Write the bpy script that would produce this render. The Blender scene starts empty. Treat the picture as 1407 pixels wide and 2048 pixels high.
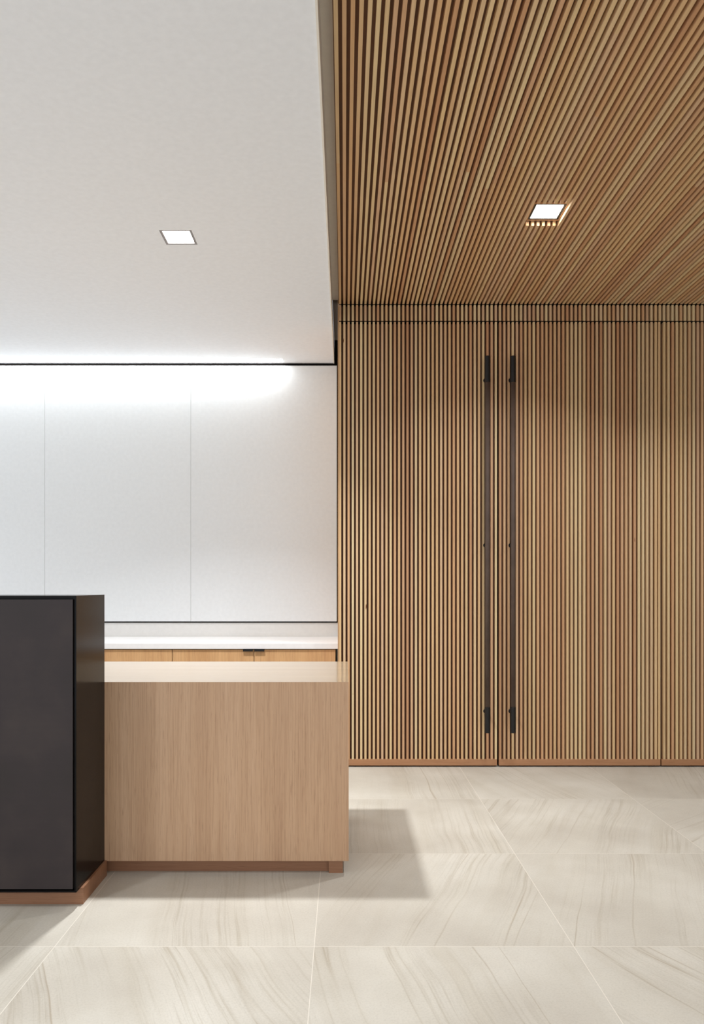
import bpy, bmesh, math, random
random.seed(23)
C = bpy.context.scene.collection
F, VX, VY, EYE = 1500.0, 688.5, 1172.0, 1.11      # focal length in pixels, vanishing point, eye height

def X(px, d): return (px - VX) * d / F
def Z(py, d): return EYE - (py - VY) * d / F

# ------------------------------------------------------------------ helpers
def box(bm, x0, x1, y0, y1, z0, z1, rnd=None):
    vs = [bm.verts.new((x, y, z)) for z in (z0, z1) for y in (y0, y1) for x in (x0, x1)]
    fs = [(0,2,3,1), (4,5,7,6), (0,1,5,4), (2,6,7,3), (0,4,6,2), (1,3,7,5)]
    out = [bm.faces.new([vs[i] for i in f]) for f in fs]
    if rnd is not None:
        lay = bm.faces.layers.float.get('rnd') or bm.faces.layers.float.new('rnd')
        for f in out: f[lay] = rnd
    return out

def mesh_obj(name, bm, mat, parent=None, bevel=0.0, smooth=False):
    bmesh.ops.recalc_face_normals(bm, faces=bm.faces)
    if parent is not None:
        off = parent.matrix_basis.translation.copy()
        p = parent.parent
        while p is not None:
            off += p.matrix_basis.translation; p = p.parent
        bmesh.ops.translate(bm, verts=bm.verts, vec=-off)
    me = bpy.data.meshes.new(name)
    bm.to_mesh(me); bm.free()
    me.materials.append(mat)
    if smooth:
        for p in me.polygons: p.use_smooth = True
    o = bpy.data.objects.new(name, me)
    C.objects.link(o)
    if parent is not None: o.parent = parent
    if bevel:
        b = o.modifiers.new('bevel', 'BEVEL'); b.width = bevel; b.segments = 2; b.limit_method = 'ANGLE'
    return o

def boxes(name, lst, mat, parent=None, bevel=0.0):
    bm = bmesh.new()
    for b in lst: box(bm, *b)
    return mesh_obj(name, bm, mat, parent, bevel)

def empty(name, loc, label=None, cat=None, group=None, kind=None, parent=None):
    o = bpy.data.objects.new(name, None); C.objects.link(o)
    o.location = loc; o.empty_display_size = 0.1
    if label: o['label'] = label
    if cat: o['category'] = cat
    if group: o['group'] = group
    if kind: o['kind'] = kind
    if parent: o.parent = parent
    return o

def tag(o, label=None, cat=None, group=None, kind=None):
    for k, v in (('label', label), ('category', cat), ('group', group), ('kind', kind)):
        if v: o[k] = v
    return o

def tube(bm, r, p0, p1, seg=32, bev=0.0):
    """closed cylinder from p0 to p1"""
    from mathutils import Vector
    p0, p1 = Vector(p0), Vector(p1)
    d = p1 - p0; L = d.length; q = d.to_track_quat('Z', 'Y')
    prof = [(0, 0), (r - bev, 0), (r, bev), (r, L - bev), (r - bev, L), (0, L)] if bev else [(0, 0), (r, 0), (r, L), (0, L)]
    rings = []
    for rr, zz in prof:
        if rr == 0:
            rings.append([bm.verts.new(q @ Vector((0, 0, zz)) + p0)])
        else:
            rings.append([bm.verts.new(q @ Vector((rr * math.cos(a), rr * math.sin(a), zz)) + p0)
                          for a in [2 * math.pi * k / seg for k in range(seg)]])
    for a, b in zip(rings, rings[1:]):
        for k in range(seg):
            k2 = (k + 1) % seg
            if len(a) == 1: bm.faces.new((a[0], b[k], b[k2]))
            elif len(b) == 1: bm.faces.new((a[k], b[0], a[k2]))
            else: bm.faces.new((a[k], b[k], b[k2], a[k2]))

# ------------------------------------------------------------------ materials
def lin(r, g, b):
    f = lambda c: (c / 255) / 12.92 if c / 255 <= 0.04045 else ((c / 255 + 0.055) / 1.055) ** 2.4
    return (f(r), f(g), f(b), 1)

class N:
    def __init__(s, name):
        s.m = bpy.data.materials.new(name); s.m.use_nodes = True
        s.t = s.m.node_tree; s.b = s.t.nodes['Principled BSDF']
    def n(s, typ, **kw):
        x = s.t.nodes.new(typ)
        for k, v in kw.items(): setattr(x, k, v)
        return x
    def l(s, a, b): s.t.links.new(a, b)
    def val(s, sock, v):
        if hasattr(v, 'is_output') or isinstance(v, bpy.types.NodeSocket): s.l(v, sock)
        else: sock.default_value = v
    def math(s, op, a, b=0.0, c=0.0):
        x = s.n('ShaderNodeMath', operation=op)
        s.val(x.inputs[0], a); s.val(x.inputs[1], b); s.val(x.inputs[2], c)
        return x.outputs[0]
    def noise(s, vec, scale, detail=4, rough=.55, dist=0.0, dim='3D', w=None):
        x = s.n('ShaderNodeTexNoise', noise_dimensions=dim)
        s.l(vec, x.inputs['Vector'])
        x.inputs['Scale'].default_value = scale; x.inputs['Detail'].default_value = detail
        x.inputs['Roughness'].default_value = rough; x.inputs['Distortion'].default_value = dist
        if w is not None: s.val(x.inputs['W'], w)
        return x.outputs['Fac']
    def ramp(s, fac, stops, interp='LINEAR'):
        x = s.n('ShaderNodeValToRGB'); s.l(fac, x.inputs[0])
        cr = x.color_ramp; cr.interpolation = interp
        while len(cr.elements) < len(stops): cr.elements.new(.5)
        for e, (p, c) in zip(cr.elements, stops): e.position = p; e.color = c
        return x.outputs[0]
    def mix(s, mode, fac, a, b):
        x = s.n('ShaderNodeMix', data_type='RGBA', blend_type=mode)
        s.val(x.inputs[0], fac); s.val(x.inputs[6], a); s.val(x.inputs[7], b)
        return x.outputs[2]
    def bump(s, h, strength, dist=.001):
        x = s.n('ShaderNodeBump'); s.l(h, x.inputs['Height'])
        x.inputs['Strength'].default_value = strength; x.inputs['Distance'].default_value = dist
        s.l(x.outputs[0], s.b.inputs['Normal'])
    def coord(s): return s.n('ShaderNodeTexCoord').outputs['Object']
    def map(s, vec, scale=(1,1,1), loc=(0,0,0), rot=(0,0,0)):
        x = s.n('ShaderNodeMapping'); s.l(vec, x.inputs[0])
        x.inputs['Scale'].default_value = scale
        for nm, v in (('Location', loc), ('Rotation', rot)): s.val(x.inputs[nm], v)
        return x.outputs[0]
    def set(s, rough=.5, spec=.5, color=None, metal=0.0):
        s.b.inputs['Roughness'].default_value = rough
        s.b.inputs['Specular IOR Level'].default_value = spec
        s.b.inputs['Metallic'].default_value = metal
        if color is not None: s.val(s.b.inputs['Base Color'], color)
        return s.m

def plain(name, col, rough=.5, spec=.5, metal=0.0):
    k = N(name)
    v = k.noise(k.coord(), 40, 3)
    c = k.mix('MULTIPLY', .04, col, k.ramp(v, [(0.3, (0,0,0,1)), (.7, (1,1,1,1))]))
    return k.set(rough, spec, c, metal)

def slat_wood(name, axis):
    """batten timber: every batten its own tone, grain and the odd knot along its length"""
    k = N(name); co = k.coord()
    at = k.n('ShaderNodeAttribute', attribute_name='rnd').outputs['Fac']
    base = k.ramp(at, [(0.0, lin(212,164,124)), (.12, lin(230,186,142)), (.25, lin(236,200,152)), (.38, lin(224,180,142)),
                       (.5, lin(243,215,168)), (.62, lin(230,194,158)), (.74, lin(246,222,176)), (.88, lin(235,198,150)), (1, lin(240,219,178))])
    off = k.n('ShaderNodeCombineXYZ'); k.l(k.math('MULTIPLY', at, 57.0), off.inputs[0]); k.l(k.math('MULTIPLY', at, 23.0), off.inputs[1])
    sc = [60, 60, 60]; sc[axis] = 1.6
    v = k.map(co, tuple(sc), off.outputs[0])
    g = k.noise(v, 2.2, 5, .6)
    grain = k.ramp(g, [(.25, (.72,.66,.6,1)), (.5, (1,1,1,1)), (.75, (1.0,.97,.9,1))])
    sc2 = [6, 6, 6]; sc2[axis] = .55
    h = k.noise(k.map(co, tuple(sc2), off.outputs[0]), 1.0, 2)
    hue = k.ramp(h, [(.3, (.86,.74,.66,1)), (.5, (1,1,1,1)), (.7, (1.02,1,.9,1))])
    base = k.mix('MULTIPLY', 1.0, base, (.87, .85, .82, 1)); c = k.mix('MULTIPLY', .55, base, grain); c = k.mix('MULTIPLY', .45, c, hue)
    sc3 = [55, 55, 55]; sc3[axis] = 9
    kn = k.noise(k.map(co, tuple(sc3), off.outputs[0]), 1.0, 1)
    c = k.mix('MULTIPLY', 1.0, c, k.ramp(kn, [(.17, (.25,.13,.08,1)), (.21, (1,1,1,1))]))
    k.bump(g, .15)
    return k.set(.55, .3, c)

def veneer(name, axis, cols, contrast=.6, rough=.42, freq=1.0, spec=.4):
    """fine straight-grained veneer; axis = grain direction"""
    k = N(name); co = k.coord()
    sc = [150*freq]*3; sc[axis] = 2.0
    g = k.noise(k.map(co, tuple(sc)), 1.6, 6, .65)
    sc = [11*freq]*3; sc[axis] = .35
    b = k.noise(k.map(co, tuple(sc)), 1.0, 4, .55, .3)
    base = k.ramp(b, [(.3, cols[0]), (.5, cols[1]), (.7, cols[2])])
    c = k.mix('MULTIPLY', contrast, base, k.ramp(g, [(.3, (.66,.58,.5,1)), (.52, (1,1,1,1)), (.8, (1.05,1.02,.96,1))]))
    sc = [420*freq]*3; sc[axis] = 14.0
    p = k.noise(k.map(co, tuple(sc)), 1.0, 2)
    c = k.mix('MULTIPLY', .35, c, k.ramp(p, [(.32, (.5,.42,.36,1)), (.42, (1,1,1,1))]))
    k.bump(g, .08)
    return k.set(rough, spec, c)

def coat(m, w, r):
    b = m.node_tree.nodes['Principled BSDF']; b.inputs['Coat Weight'].default_value = w; b.inputs['Coat Roughness'].default_value = r
    return m

def floor_mat():
    k = N('honed_stone_tile'); co = k.coord()
    T = .7195 * EYE; gx0 = X(628.0, F*EYE/(1893-VY)); gy0 = F*EYE/(1893-VY)
    sep = k.n('ShaderNodeSeparateXYZ'); k.l(co, sep.inputs[0])
    u = k.math('DIVIDE', k.math('SUBTRACT', sep.outputs[0], gx0), T)
    TY = F*EYE*.0004805
    v = k.math('DIVIDE', k.math('SUBTRACT', sep.outputs[1], gy0), TY)
    fu, fv = k.math('FLOOR', u), k.math('FLOOR', v)
    ids = k.n('ShaderNodeCombineXYZ'); k.l(fu, ids.inputs[0]); k.l(fv, ids.inputs[1])
    wn = k.n('ShaderNodeTexWhiteNoise', noise_dimensions='3D'); k.l(ids.outputs[0], wn.inputs['Vector'])
    ru = k.math('SUBTRACT', k.math('FRACT', u), .5); rv = k.math('SUBTRACT', k.math('FRACT', v), .5)
    eu = k.math('SUBTRACT', .5, k.math('ABSOLUTE', ru)); ev = k.math('SUBTRACT', .5, k.math('ABSOLUTE', rv))
    e = k.math('MINIMUM', eu, ev)
    # vein field: each tile turned its own way and shifted
    loc = k.n('ShaderNodeCombineXYZ'); k.l(ru, loc.inputs[0]); k.l(rv, loc.inputs[1])
    ang = k.math('SUBTRACT', k.math('MULTIPLY', wn.outputs['Value'], 1.5), .55)
    vr = k.n('ShaderNodeVectorRotate', rotation_type='Z_AXIS'); k.l(loc.outputs[0], vr.inputs['Vector']); k.l(ang, vr.inputs['Angle'])
    sh = k.n('ShaderNodeVectorMath', operation='MULTIPLY_ADD')
    k.l(wn.outputs['Color'], sh.inputs[0]); sh.inputs[1].default_value = (31, 31, 31); k.l(vr.outputs[0], sh.inputs[2])
    tv = sh.outputs[0]
    warp = k.n('ShaderNodeTexNoise'); k.l(tv, warp.inputs['Vector']); warp.inputs['Scale'].default_value = 1.3; warp.inputs['Detail'].default_value = 2
    wv = k.n('ShaderNodeVectorMath', operation='MULTIPLY_ADD'); k.l(warp.outputs['Color'], wv.inputs[0]); wv.inputs[1].default_value = (.09,.04,0); k.l(tv, wv.inputs[2])
    W_ = wv.outputs[0]
    s1 = k.noise(k.map(W_, (6, .28, 1)), 1.0, 5, .55)            # broad soft bands
    s2 = k.noise(k.map(W_, (55, .9, 1)), 1.0, 6, .72)           # fine streaks
    cl = k.noise(tv, 1.7, 4, .55)                                # cloudy patches
    mk = k.noise(k.map(W_, (3.0, .5, 1), (9.1, 3.3, 0)), 1.0, 2, .5)
    base = k.ramp(cl, [(.3, lin(186,179,166)), (.5, lin(196,190,177)), (.7, lin(206,201,189))])
    c = k.mix('MULTIPLY', .85, base, k.ramp(s1, [(.3, (.92,.905,.875,1)), (.5, (1,1,1,1)), (.7, (1.02,1.02,1.01,1))]))
    amt = k.ramp(mk, [(.45, (.05,.05,.05,1)), (.62, (.9,.9,.9,1))])
    c = k.mix('MULTIPLY', amt, c, k.ramp(s2, [(.32, (.76,.72,.66,1)), (.5, (1,1,1,1)), (.7, (1.04,1.03,1.02,1))]))
    w3 = k.noise(k.map(W_, (3.4, .07, 1), (4.3, 1.7, 0)), 1.0, 3, .45)
    ab = k.math('ABSOLUTE', k.math('SUBTRACT', w3, .56))
    c = k.mix('MULTIPLY', k.ramp(s2, [(.4, (.0,.0,.0,1)), (.62, (.85,.85,.85,1))]), c, k.ramp(ab, [(0.0, (.66,.60,.52,1)), (.006, (1,1,1,1))]))
    fine = k.noise(co, 150, 4, .75)
    c = k.mix('MULTIPLY', .22, c, k.ramp(fine, [(.3, (.5,.47,.42,1)), (.55, (1,1,1,1))]))
    gm = k.math('LESS_THAN', e, .0014)
    c = k.mix('MIX', gm, c, lin(218,211,198))
    k.bump(fine, .05)
    return k.set(.5, .35, c)

M = dict(
    floor=floor_mat(),
    plaster=plain('white_ceiling_paint', lin(241,243,246), .8, .2),
    fascia=plain('grey_beige_paint', lin(226,218,204), .6, .3),
    bead=plain('cream_metal_bead', lin(236,230,218), .4),
    wall=plain('white_wall_paint', lin(228,226,222), .7, .2),
    panel=plain('white_glass', lin(232,234,234), .32, .35),
    top=plain('white_solid_surface', lin(240,238,236), .4, .4),
    black=plain('black_shadow_gap', lin(14,11,9), .9, .05),
    slat_v=slat_wood('batten_timber_vertical', 2),
    slat_y=slat_wood('batten_timber_lengthwise', 1),
    back_v=veneer('timber_backing_vertical', 2, [lin(84,55,34), lin(94,63,41), lin(104,72,48)], .5, .6),
    back_y=veneer('timber_backing_lengthwise', 1, [lin(96,64,42), lin(108,74,50), lin(118,82,58)], .5, .6),
    rail=veneer('door_rail_timber', 0, [lin(166,118,82), lin(182,134,96), lin(190,144,104)], .5, .5),
    ply=veneer('end_board_timber', 2, [lin(196,152,108), lin(212,170,124), lin(204,158,118)], .4, .5),
    oak_v=veneer('oak_veneer_vertical', 2, [lin(186,149,117), lin(196,160,127), lin(203,168,136)], .55, .4),
    oak_x=coat(veneer('oak_veneer_across', 0, [lin(158,136,108), lin(166,145,118), lin(173,152,124)], .4, .3, 1.0, .5), .7, .09),
    oak_p=veneer('oak_plinth', 0, [lin(140,100,74), lin(150,108,80), lin(158,116,88)], .5, .4),
    cab=veneer('oak_cabinet_front', 2, [lin(196,150,104), lin(210,166,118), lin(216,172,124)], .5, .4),
    ral=plain('black_metal', lin(26,23,22), .45, .5),
    pull_black=plain('black_sleeve', lin(22,19,18), .55, .4),
    frame_grey=plain('grey_light_trim', lin(150,144,142), .5),
    frame_black=plain('dark_light_trim', lin(46,42,40), .4),
)
def steel():
    k = N('blackened_steel_panel'); co = k.coord()
    a = k.noise(co, 3.0, 5, .6); b = k.noise(k.map(co, (4, 4, 60)), 1.0, 3)
    c = k.ramp(a, [(.3, lin(43,37,35)), (.5, lin(50,42,42)), (.72, lin(63,54,51))])
    c = k.mix('MULTIPLY', .2, c, k.ramp(b, [(.3, (.7,.7,.7,1)), (.6, (1,1,1,1))]))
    k.l(k.ramp(a, [(.3, (.5,.5,.5,1)), (.7, (.62,.62,.62,1))]), k.b.inputs['Roughness'])
    k.b.inputs['Specular IOR Level'].default_value = .35
    k.l(c, k.b.inputs['Base Color']); return k.m
M['steel'] = steel()
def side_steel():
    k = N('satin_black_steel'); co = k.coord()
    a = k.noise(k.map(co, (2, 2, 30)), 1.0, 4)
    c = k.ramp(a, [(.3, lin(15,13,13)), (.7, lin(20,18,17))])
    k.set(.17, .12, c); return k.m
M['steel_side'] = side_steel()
def leather():
    k = N('brown_leather_wrap'); co = k.coord()
    a = k.noise(co, 350, 3); b = k.noise(co, 5, 3)
    c = k.ramp(b, [(.3, lin(78,64,56)), (.7, lin(100,84,74))])
    k.bump(a, .3); return k.set(.6, .3, c)
M['leather'] = leather()
def emit(name, col, st):
    k = N(name); k.b.inputs['Base Color'].default_value = col
    k.b.inputs['Emission Color'].default_value = col; k.b.inputs['Emission Strength'].default_value = st
    return k.m
M['lens'] = emit('lit_diffuser', (1, .98, .95, 1), 20)
M['led'] = emit('lit_linear_lens', (.96, .98, 1, 1), 5)

# ------------------------------------------------------------------ dimensions
D1 = 4.601                       # slat wall face
S1 = F / D1
HW = 1.61; ZW = EYE + HW         # white ceiling
DB = HW * F / (VY - 727.5)       # back wall behind the counter (5.43)
HS = 1.728; ZS = EYE + HS        # underside of ceiling battens
T = .024                         # batten depth
P = .0258; W = .0132             # batten pitch and width
XF = -.0466 * HW                 # edge of the white ceiling
Y0, XL, XR = -1.2, -4.2, 3.4     # extent of the room that is built
ZG = EYE + 1.777

# ------------------------------------------------------------------ setting
fl = boxes('floor', [(XL, XR, Y0, DB + .1, -.05, 0)], M['floor']); tag(fl, kind='structure')

# white ceiling with a square hole for the downlight and the slot of the linear light
lx0, lx1 = X(317.5, HW*F/711.8), X(382.3, HW*F/711.8)
ly0, ly1 = HW*F/711.8, HW*F/682.4
sy0, sy1 = HW*F/(VY-717.6), HW*F/(VY-726.2)
sx1 = X(565, sy0)
z0, z1 = ZW, ZW + .10
ce = boxes('ceiling', [(XL, lx0, Y0, sy0, z0, z1), (lx1, XF-.002, Y0, sy0, z0, z1), (lx0, lx1, Y0, ly0, z0, z1), (lx0, lx1, ly1, sy0, z0, z1),
                  (sx1, XF-.002, sy0, sy1, z0, z1), (XL, XF-.002, sy1, DB-.004, z0, z1)], M['plaster']); tag(ce, kind='structure')
M['dim'] = plain('umber_shade_and_body', lin(96,86,76), .8, .2)  # dark tone for the reveal's painted shade, also for the cabinet bodies
tag(boxes('trim_6', [(XF+.0005, -.0364, D1+.06, DB-.004, ZG-.001, ZG+.01)], M['dim']), 'underside of the reveal behind the slatted wall, shade painted into its dark colour', kind='structure')  # shade behind the slat wall, painted in as a darker strip
tag(boxes('trim_1', [(XF-.002, XF, Y0, DB-.004, ZW, ZG), (XF, -.0364, Y0, D1+.059, ZG, ZG+.01)], M['fascia']), 'grey beige painted reveal between the white and the slatted ceiling', kind='structure')
tag(boxes('trim_2', [(XF-.006, XF+.001, Y0, DB-.004, ZW-.003, ZW)], M['bead']), 'pale metal bead along the edge of the white ceiling', kind='structure')

# slatted timber ceiling
wc = empty('ceiling.001', (0, 0, ZS), kind='structure')
nsl = int((XR + .03) / P)
cen = [-.0264 + P*k for k in range(nsl)]
bm = bmesh.new(); bm.faces.layers.float.new('rnd')
oy0, oy1 = 3.392, 3.597
fx0, fx1, fy0, fy1 = .870, 1.018, 3.428, 3.578
for k, c in enumerate(cen):
    segs = [(Y0, D1 - .0)]
    if 35 <= k <= 40: segs = [(Y0, oy0), (oy1, D1 - .0)]
    # each run of battens is made of two or three lengths
    cut = random.uniform(.2, 3.3); r = [random.random(), random.random()]
    for a, b in segs:
        for a2, b2, rr in ((a, min(b, cut), r[0]), (max(a, cut), b, r[1])):
            if b2 - a2 > .01: box(bm, c - W/2, c + W/2, a2, b2, ZS, ZS + T, rr)
mesh_obj('slats', bm, M['slat_y'], wc)
zb = ZS + T
boxes('backing', [(-.0364, fx0-.006, Y0, D1+.06, zb, zb+.02), (fx1+.006, XR, Y0, D1+.06, zb, zb+.02),
                  (fx0-.006, fx1+.006, Y0, fy0-.006, zb, zb+.02), (fx0-.006, fx1+.006, fy1+.006, D1+.06, zb, zb+.02),
                  (-.0364, -.0330, Y0, D1, ZS+.004, zb)], M['back_y'], wc)

# slat wall: frieze, three door leaves
zf0, zf1 = Z(641.5, D1), Z(610.0, D1)
zd1 = Z(643.8, D1)
zr = Z(1518.5, D1); zdb = Z(1531.2, D1)
XEND = -.0410
def leaf_slats(name, cs, z0, z1, mat, parent, yf=D1):
    bm = bmesh.new(); bm.faces.layers.float.new('rnd')
    for c in cs: box(bm, c-W/2, c+W/2, yf, yf+T, z0, z1, random.random())
    return mesh_obj(name, bm, mat, parent)
fz = empty('trim_3', (0, D1, zf0), kind='structure')
leaf_slats('slats', cen, zf0, zf1, M['slat_v'], fz)
boxes('backing', [(-.0330, XR, D1+T, D1+T+.03, zf0, zf1)], M['back_v'], fz)
boxes('gap_shade_strip', [(-.0330, XR, D1+.008, D1+T+.03, zf1, ZS-.0005), (-.0330, XR, D1+.006, D1+T+.03, zf0-.004, zf0)], M['black'], fz)  # black strips stand in for the shade of the gaps around the frieze

def x1(px): return X(px, D1)
g1, g2 = (993.3, 997.3), (1319.9, 1322.4)
leafs = [('door_1', -.0335, x1(g1[0]), [x1(679.9 + 8.414*i) for i in range(38)]),
         ('door_2', x1(g1[1]), x1(g2[0]), [x1(999.9 + 8.405*i) for i in range(39)]),
         ('door_3', x1(g2[1]), XR, [x1(1328.0 + 8.41*i) for i in range(70) if x1(1328.0 + 8.41*i) < XR - .01])]
doors = {}
for nm, a, b, cs in leafs:
    d = empty(nm, ((a+b)/2, D1, zdb), kind='structure'); doors[nm] = d
    if nm == 'door_2': cs = cs[:-1] + [b - W/2]
    leaf_slats('slats', cs, zr, zd1, M['slat_v'], d)
    boxes('backing', [(a, b, D1+T, D1+T+.03, zdb, zd1-.006)], M['back_v'], d)
    boxes('bottom_rail', [(a, b, D1, D1+T, zdb, zr)], M['rail'], d, .0008)
doors['door_1']['label'] = 'slatted timber door leaf left of the middle gap, with a long dark pull'
doors['door_2']['label'] = 'slatted timber door leaf right of the middle gap, with a long dark pull'
doors['door_3']['label'] = 'slatted timber leaf at the right edge of the photo, without a pull'

def pull(door, px, y_top, y_bot):
    d = 4.530; xx = X(px, d); zt, zbm = Z(y_top, d), Z(y_bot, d)
    h = empty('pull_handle', (0, 0, 0), parent=door)
    w = door.location
    h.location = (xx - w.x, d - w.y, zbm - w.z)
    bm = bmesh.new(); tube(bm, .0150, (xx, d, zbm+.155), (xx, d, zt-.155), 40)
    g = mesh_obj('grip', bm, M['leather'], h, smooth=True); g['label'] = 'brown leather wrapped grip'
    for a, b in ((zbm, zbm+.156), (zt-.158, zt)):
        bm = bmesh.new(); tube(bm, .0166, (xx, d, a), (xx, d, b), 40, .001)
        o = mesh_obj('end_sleeve', bm, M['pull_black'], h); o['label'] = 'black metal sleeve'
    for zz in (zt - .128, zbm + .120, Z(1089.5, d)):
        bm = bmesh.new(); tube(bm, .008, (xx, d+.008, zz), (xx, D1-.004, zz), 24)
        tube(bm, .0135, (xx, D1-.012, zz), (xx, D1-.0005, zz), 32, .002)
        mesh_obj('standoff', bm, M['pull_black'], h)
    return h
pull(doors['door_1'], 974.4, 712.5, 1465.6)
pull(doors['door_2'], 1025.4, 712.5, 1465.6)

# end board of the slat wall, dark carcass behind the leaves
tag(boxes('trim_4', [(XEND, -.0345, D1-.002, DB-.03, 0, ZS+T)], M['ply']), 'timber end board closing the slatted wall', kind='structure')
tag(boxes('wall_right', [(-.0340, XR, D1+T+.032, D1+T+.10, 0, ZS+T+.02), (XR, XR+.1, Y0, D1+.1, 0, ZS+.2)], M['black']), kind='structure')
tag(boxes('wall_back', [(XL, -.034, DB, DB+.08, 0, ZG+.05)], M['wall']), kind='structure')

# ------------------------------------------------------------------ white glass panels above the counter
yp = DB - .02
pt, pb = Z(731.2, yp), Z(1242.8, yp)
jn = [-493, -202, 89.5, 381.2, 673.2]
tag(boxes('trim_5', [(X(-493, yp), -.0425, yp+.010, DB-.001, pb-.010, ZW-.001), (XF+.001, -.0425, yp+.010, DB-.001, ZW-.001, ZG-.001)], M['black']), 'black shadow gap framing the white wall panels, with shade painted black on the wall above', kind='structure')  # second box paints the shade of the back wall as black
plab = {4: 'white glass wall panel beside the slatted timber wall, rightmost of the row',
        3: 'white glass wall panel between two joints, in the middle of the visible row',
        2: 'white glass wall panel cut off by the left edge of the photo'}
for i in (4, 3, 2):
    a, b = X(jn[i-1], yp) + .0007, X(jn[i], yp) - .0007
    t = empty('wall_panel', ((a+b)/2, yp, pb), plab[i], 'wall panel', 'white glass panels above the back counter')
    o = boxes('glass_face', [(a, b, yp, yp+.006, pb, pt)], M['panel'], t, .0006)
    boxes('core', [(a, b, yp+.002+.004, yp+.010, pb+.002, pt-.002)], M['wall'], t)

# ------------------------------------------------------------------ back counter
SC = F / 4.77
dc = 4.77; zc = Z(1287.0, dc)
tp = boxes('countertop', [(XL+.6, -.0420, dc, DB-.001, Z(1298, dc), zc)], M['top'], None, .001)
tag(tp, 'long white worktop under the white wall panels, running up to the slatted wall', 'countertop')
cz = Z(1299.6, dc)
dj = [15.0, 179.0, 343.2, 507.2, 671.0]
def cabinet(a, b, js, label, pulls):
    xa, xb = X(a, dc), X(b, dc)
    t = empty('base_cabinet', ((xa+xb)/2, dc+.3, 0), label, 'cabinet', 'timber cabinets under the white worktop')
    boxes('body', [(xa+.001, xb-.001, dc+.034, DB-.03, .09, Z(1298, dc)-.001)], M['dim'], t)
    boxes('toe_kick', [(xa+.001, xb-.001, dc+.08, DB-.05, 0, .0895)], M['black'], t)
    for j0, j1, pl in js:
        p, q = X(j0, dc)+.0020, X(j1, dc)-.0020
        d = boxes('door', [(p, q, dc+.014, dc+.033, .1, cz)], M['cab'], t, .0005)
        if pl:
            if pl == 'r': u0, u1 = q-.066, q-.003
            else: u0, u1 = p+.003, p+.066
            h = boxes('tab_pull', [(u0, u1, dc-.006, dc+.0135, cz-.001, cz+.0015), (u0, u1, dc-.006, dc-.0035, cz-.010, cz-.001)], M['pull_black'], d)
            h['label'] = 'black tab pull'
    return t
cabinet(343.2, 671.0, [(343.2, 507.2, 'r'), (507.2, 671.0, 'l')], 'oak cabinet with black tab pulls where its doors meet, beside the slatted wall', True)
cabinet(15.0, 343.2, [(15.0, 179.0, 'r'), (179.0, 343.2, 'l')], 'oak cabinet mostly hidden behind the black counter, none of its pulls showing', True)

# ------------------------------------------------------------------ desk
dd = 2.878; dyb = 3.659; xdr = .0160; xdl = -2.6
zt = Z(1364, dd); zbt = Z(1722, dd)
ds = empty('desk', (-1.2, 3.2, 0), 'low oak reception desk with a pale worktop, butting against the black counter', 'desk')
th = .004
def prism(name, x0, x1_, prof, mat, parent):
    bm = bmesh.new()
    A = [bm.verts.new((x0, y, z)) for y, z in prof]; B = [bm.verts.new((x1_, y, z)) for y, z in prof]
    bm.faces.new(A); bm.faces.new(B[::-1])
    for i in range(len(prof)):
        j = (i+1) % len(prof); bm.faces.new((A[i], A[j], B[j], B[i]))
    return mesh_obj(name, bm, mat, parent)
prism('worktop', xdl, xdr, [(dd+.0003, zt), (dyb, zt), (dyb, zt-.028), (dd+.0283, zt-.028)], M['oak_x'], ds)
prism('front_panel', xdl, xdr, [(dd, zbt), (dd, zt-.0003), (dd+.028, zt-.0283), (dd+.028, zbt)], M['oak_v'], ds)
boxes('end_panel', [(xdr-.029, xdr-.0005, dd+.0285, dyb-.001, zbt, zt-.0302)], M['oak_v'], ds, .0006)
boxes('plinth', [(xdl+.1, X(657, 2.921), 2.921, 2.95, 0, zbt-.0003), (X(657, 2.921)+.0003, -.007, 2.900, dyb-.08, 0, zbt-.0003)], M['oak_p'], ds)

# ------------------------------------------------------------------ black counter
xb = -.920; df = 2.575; zm = Z(1191.3, df); zmb = Z(1785, df)
xl = -2.6
rc = empty('reception_counter', (-1.7, df + .15, 0), 'tall black steel clad counter block on a timber plinth, at the left edge', 'counter')
e = .0062                       # thin steel edge around the recessed front
boxes('shell', [(xb-e, xb, df, dd-.001, zmb, zm), (xl, xb-e, df, dd-.001, zm-e, zm), (xl, xb-e, df, dd-.001, zmb, zmb+e),
                (xl, xb-e, df+.02, dd-.001, zmb+e, zm-e)], M['steel_side'], rc)
boxes('front_panel', [(xl, X(145.2, df), df+.001, df+.0195, Z(1778.8, df), Z(1199.0, df))], M['steel'], rc, .001)
xp = -.9105; dp = EYE*F/(1808.4-VY)
boxes('plinth', [(xl, xp, dp, dd-.001, 0, zmb-.0003)], M['oak_p'], rc, .0008)

# ------------------------------------------------------------------ lights that the place has, and added unseen lamps
def area(name, loc, size, power, col=(.93, .96, 1), spread=150, sy=None, parent=None, rot=(0,0,0)):
    l = bpy.data.lights.new(name, 'AREA'); l.energy = power; l.color = col
    l.spread = math.radians(spread)
    if sy: l.shape = 'RECTANGLE'; l.size = size; l.size_y = sy
    else: l.shape = 'SQUARE'; l.size = size
    o = bpy.data.objects.new(name, l); C.objects.link(o)
    o.rotation_euler = rot
    o.location = loc
    if parent is not None:
        o.parent = parent; o.location = [loc[i] - parent.location[i] for i in range(3)]
    return o

PSZ = .11
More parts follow.
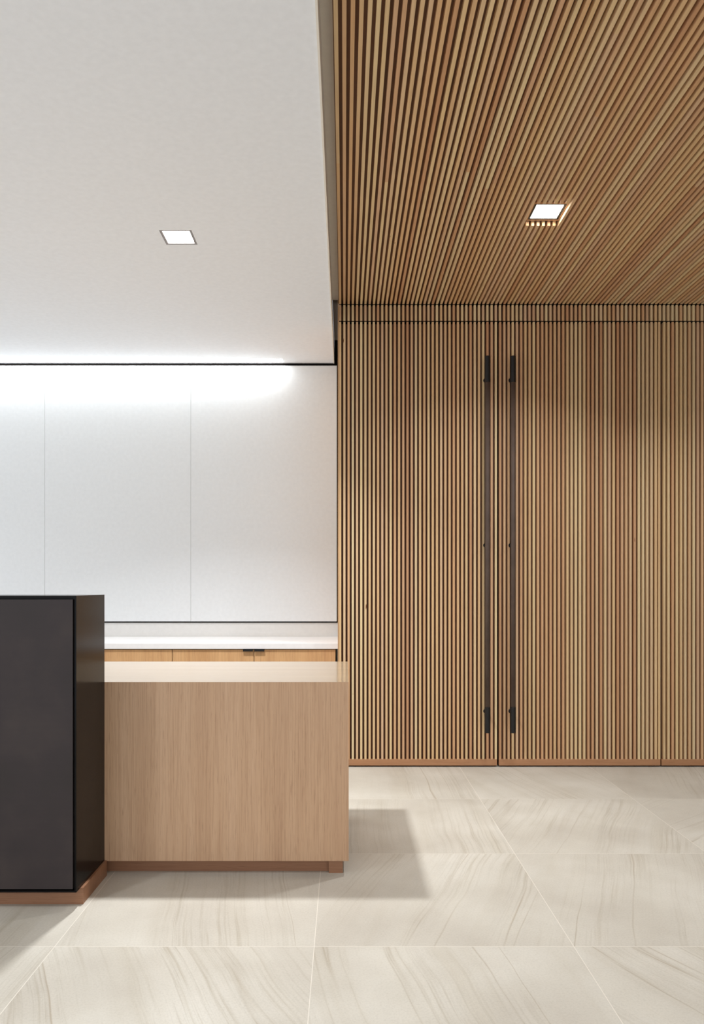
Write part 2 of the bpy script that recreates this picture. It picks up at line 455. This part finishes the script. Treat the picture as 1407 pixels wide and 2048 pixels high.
# downlight in the white ceiling
cx, cy = (lx0+lx1)/2, (ly0+ly1)/2
w1 = empty('recessed_downlight', (cx, cy, ZW), 'square recessed downlight with a grey trim in the white ceiling', 'ceiling light', 'square recessed downlights')
k = .0115; g = .001
boxes('trim_frame', [(lx0+g, lx0+k, ly0+g, ly1-g, ZW+.0005, ZW+.02), (lx1-k, lx1-g, ly0+g, ly1-g, ZW+.0005, ZW+.02),
                     (lx0+k, lx1-k, ly0+g, ly0+k, ZW+.0005, ZW+.02), (lx0+k, lx1-k, ly1-k, ly1-g, ZW+.0005, ZW+.02)], M['frame_grey'], w1)
boxes('diffuser', [(lx0+k, lx1-k, ly0+k, ly1-k, ZW+.008, ZW+.012)], M['lens'], w1)
boxes('housing', [(lx0+g, lx1-g, ly0+g, ly1-g, ZW+.021, ZW+.08)], M['frame_black'], w1)
L1 = area('downlight_lamp', (cx, cy, ZW+.006), PSZ, 31, parent=w1, spread=112)

# downlight in the slatted ceiling
cx2, cy2 = (fx0+fx1)/2, (fy0+fy1)/2
w2 = empty('recessed_downlight', (cx2, cy2, ZS), 'square recessed downlight with a dark trim set into the slatted timber ceiling', 'ceiling light', 'square recessed downlights')
k = .012
boxes('trim_frame', [(fx0, fx0+k, fy0, fy1, zb-.004, zb+.03), (fx1-k, fx1, fy0, fy1, zb-.004, zb+.03),
                     (fx0+k, fx1-k, fy0, fy0+k, zb-.004, zb+.03), (fx0+k, fx1-k, fy1-k, fy1, zb-.004, zb+.03)], M['frame_black'], w2)
boxes('diffuser', [(fx0+k, fx1-k, fy0+k, fy1-k, zb-.0035, zb+.004)], M['lens'], w2)
a = .005
boxes('timber_surround', [(fx0-a, fx0-.0005, fy0-a, fy1+a, zb-.006, zb+.02), (fx1+.0005, fx1+a, fy0-a, fy1+a, zb-.006, zb+.02),
                          (fx0, fx1, fy0-a, fy0-.0005, zb-.006, zb+.02), (fx0, fx1, fy1+.0005, fy1+a, zb-.006, zb+.02)], M['slat_y'], w2)
boxes('housing', [(fx0, fx1, fy0, fy1, zb+.031, zb+.08)], M['frame_black'], w2)
L2 = area('downlight_lamp', (cx2, cy2, zb-.006), PSZ, 13, parent=w2, spread=125)

# linear light in its slot over the panels
ll = empty('linear_light', ((XL+sx1)/2, (sy0+sy1)/2, ZW), 'long recessed strip light in the ceiling above the white panels', 'ceiling light')
boxes('lens', [(XL+.01, sx1-.004, sy0+.001, sy1-.008, ZW+.004, ZW+.008)], M['led'], ll)
boxes('channel', [(XL+.01, sx1-.001, sy0+.001, sy1-.001, ZW+.0085, ZW+.06), (XL+.01, sx1-.001, sy1-.007, sy1-.001, ZW+.0005, ZW+.008)], M['frame_grey'], ll)
LL = area('linear_lamp', ((-3.2+sx1)/2, (sy0+sy1)/2-.004, ZW+.002), sx1+3.2, 9.5, (.90,.96,1), 175, sy1-sy0-.01, parent=ll)

# unseen downlight lamps added for fill; the first is read from a cast shadow
for nm, x, y, z, p in (('w', -1.65, 1.5, ZW-.004, 8), ('w', -.75, .4, ZW-.004, 1.5), ('w', -2.6, 3.4, ZW-.004, 8),
                       ('s', .93, 1.35, ZS-.004, 7), ('s', 2.35, 3.458, ZS-.004, 9), ('s', 2.35, 1.35, ZS-.004, 5),
                       ('w', -1.65, -.8, ZW-.004, 6), ('s', .93, -.8, ZS-.004, 5)):
    area('unseen_room_lamp', (x, y, z), .11, p, spread=122)

# soft light of the open lobby behind the viewer
w = bpy.data.worlds.new('world'); bpy.context.scene.world = w; w.use_nodes = True
w.node_tree.nodes['Background'].inputs[0].default_value = (.90, .94, 1, 1)
w.node_tree.nodes['Background'].inputs[1].default_value = 1.35

# ------------------------------------------------------------------ camera
cam = bpy.data.cameras.new('camera'); co = bpy.data.objects.new('camera', cam); C.objects.link(co)
co.location = (0, 0, EYE); co.rotation_euler = (math.pi/2, 0, 0)
cam.sensor_fit = 'HORIZONTAL'; cam.sensor_width = 36; cam.lens = 36*F/1407
cam.shift_x = (703.5 - VX)/1407; cam.shift_y = (VY - 1024)/1407
cam.clip_start = .05
S = bpy.context.scene; S.camera = co
S.view_settings.view_transform = 'Standard'; S.view_settings.look = 'None'
S.view_settings.exposure = 0.06; S.view_settings.gamma = 1
S.view_settings.use_curve_mapping = False
S.cycles.max_bounces = 10; S.cycles.diffuse_bounces = 6
S.cycles.sample_clamp_indirect = 6
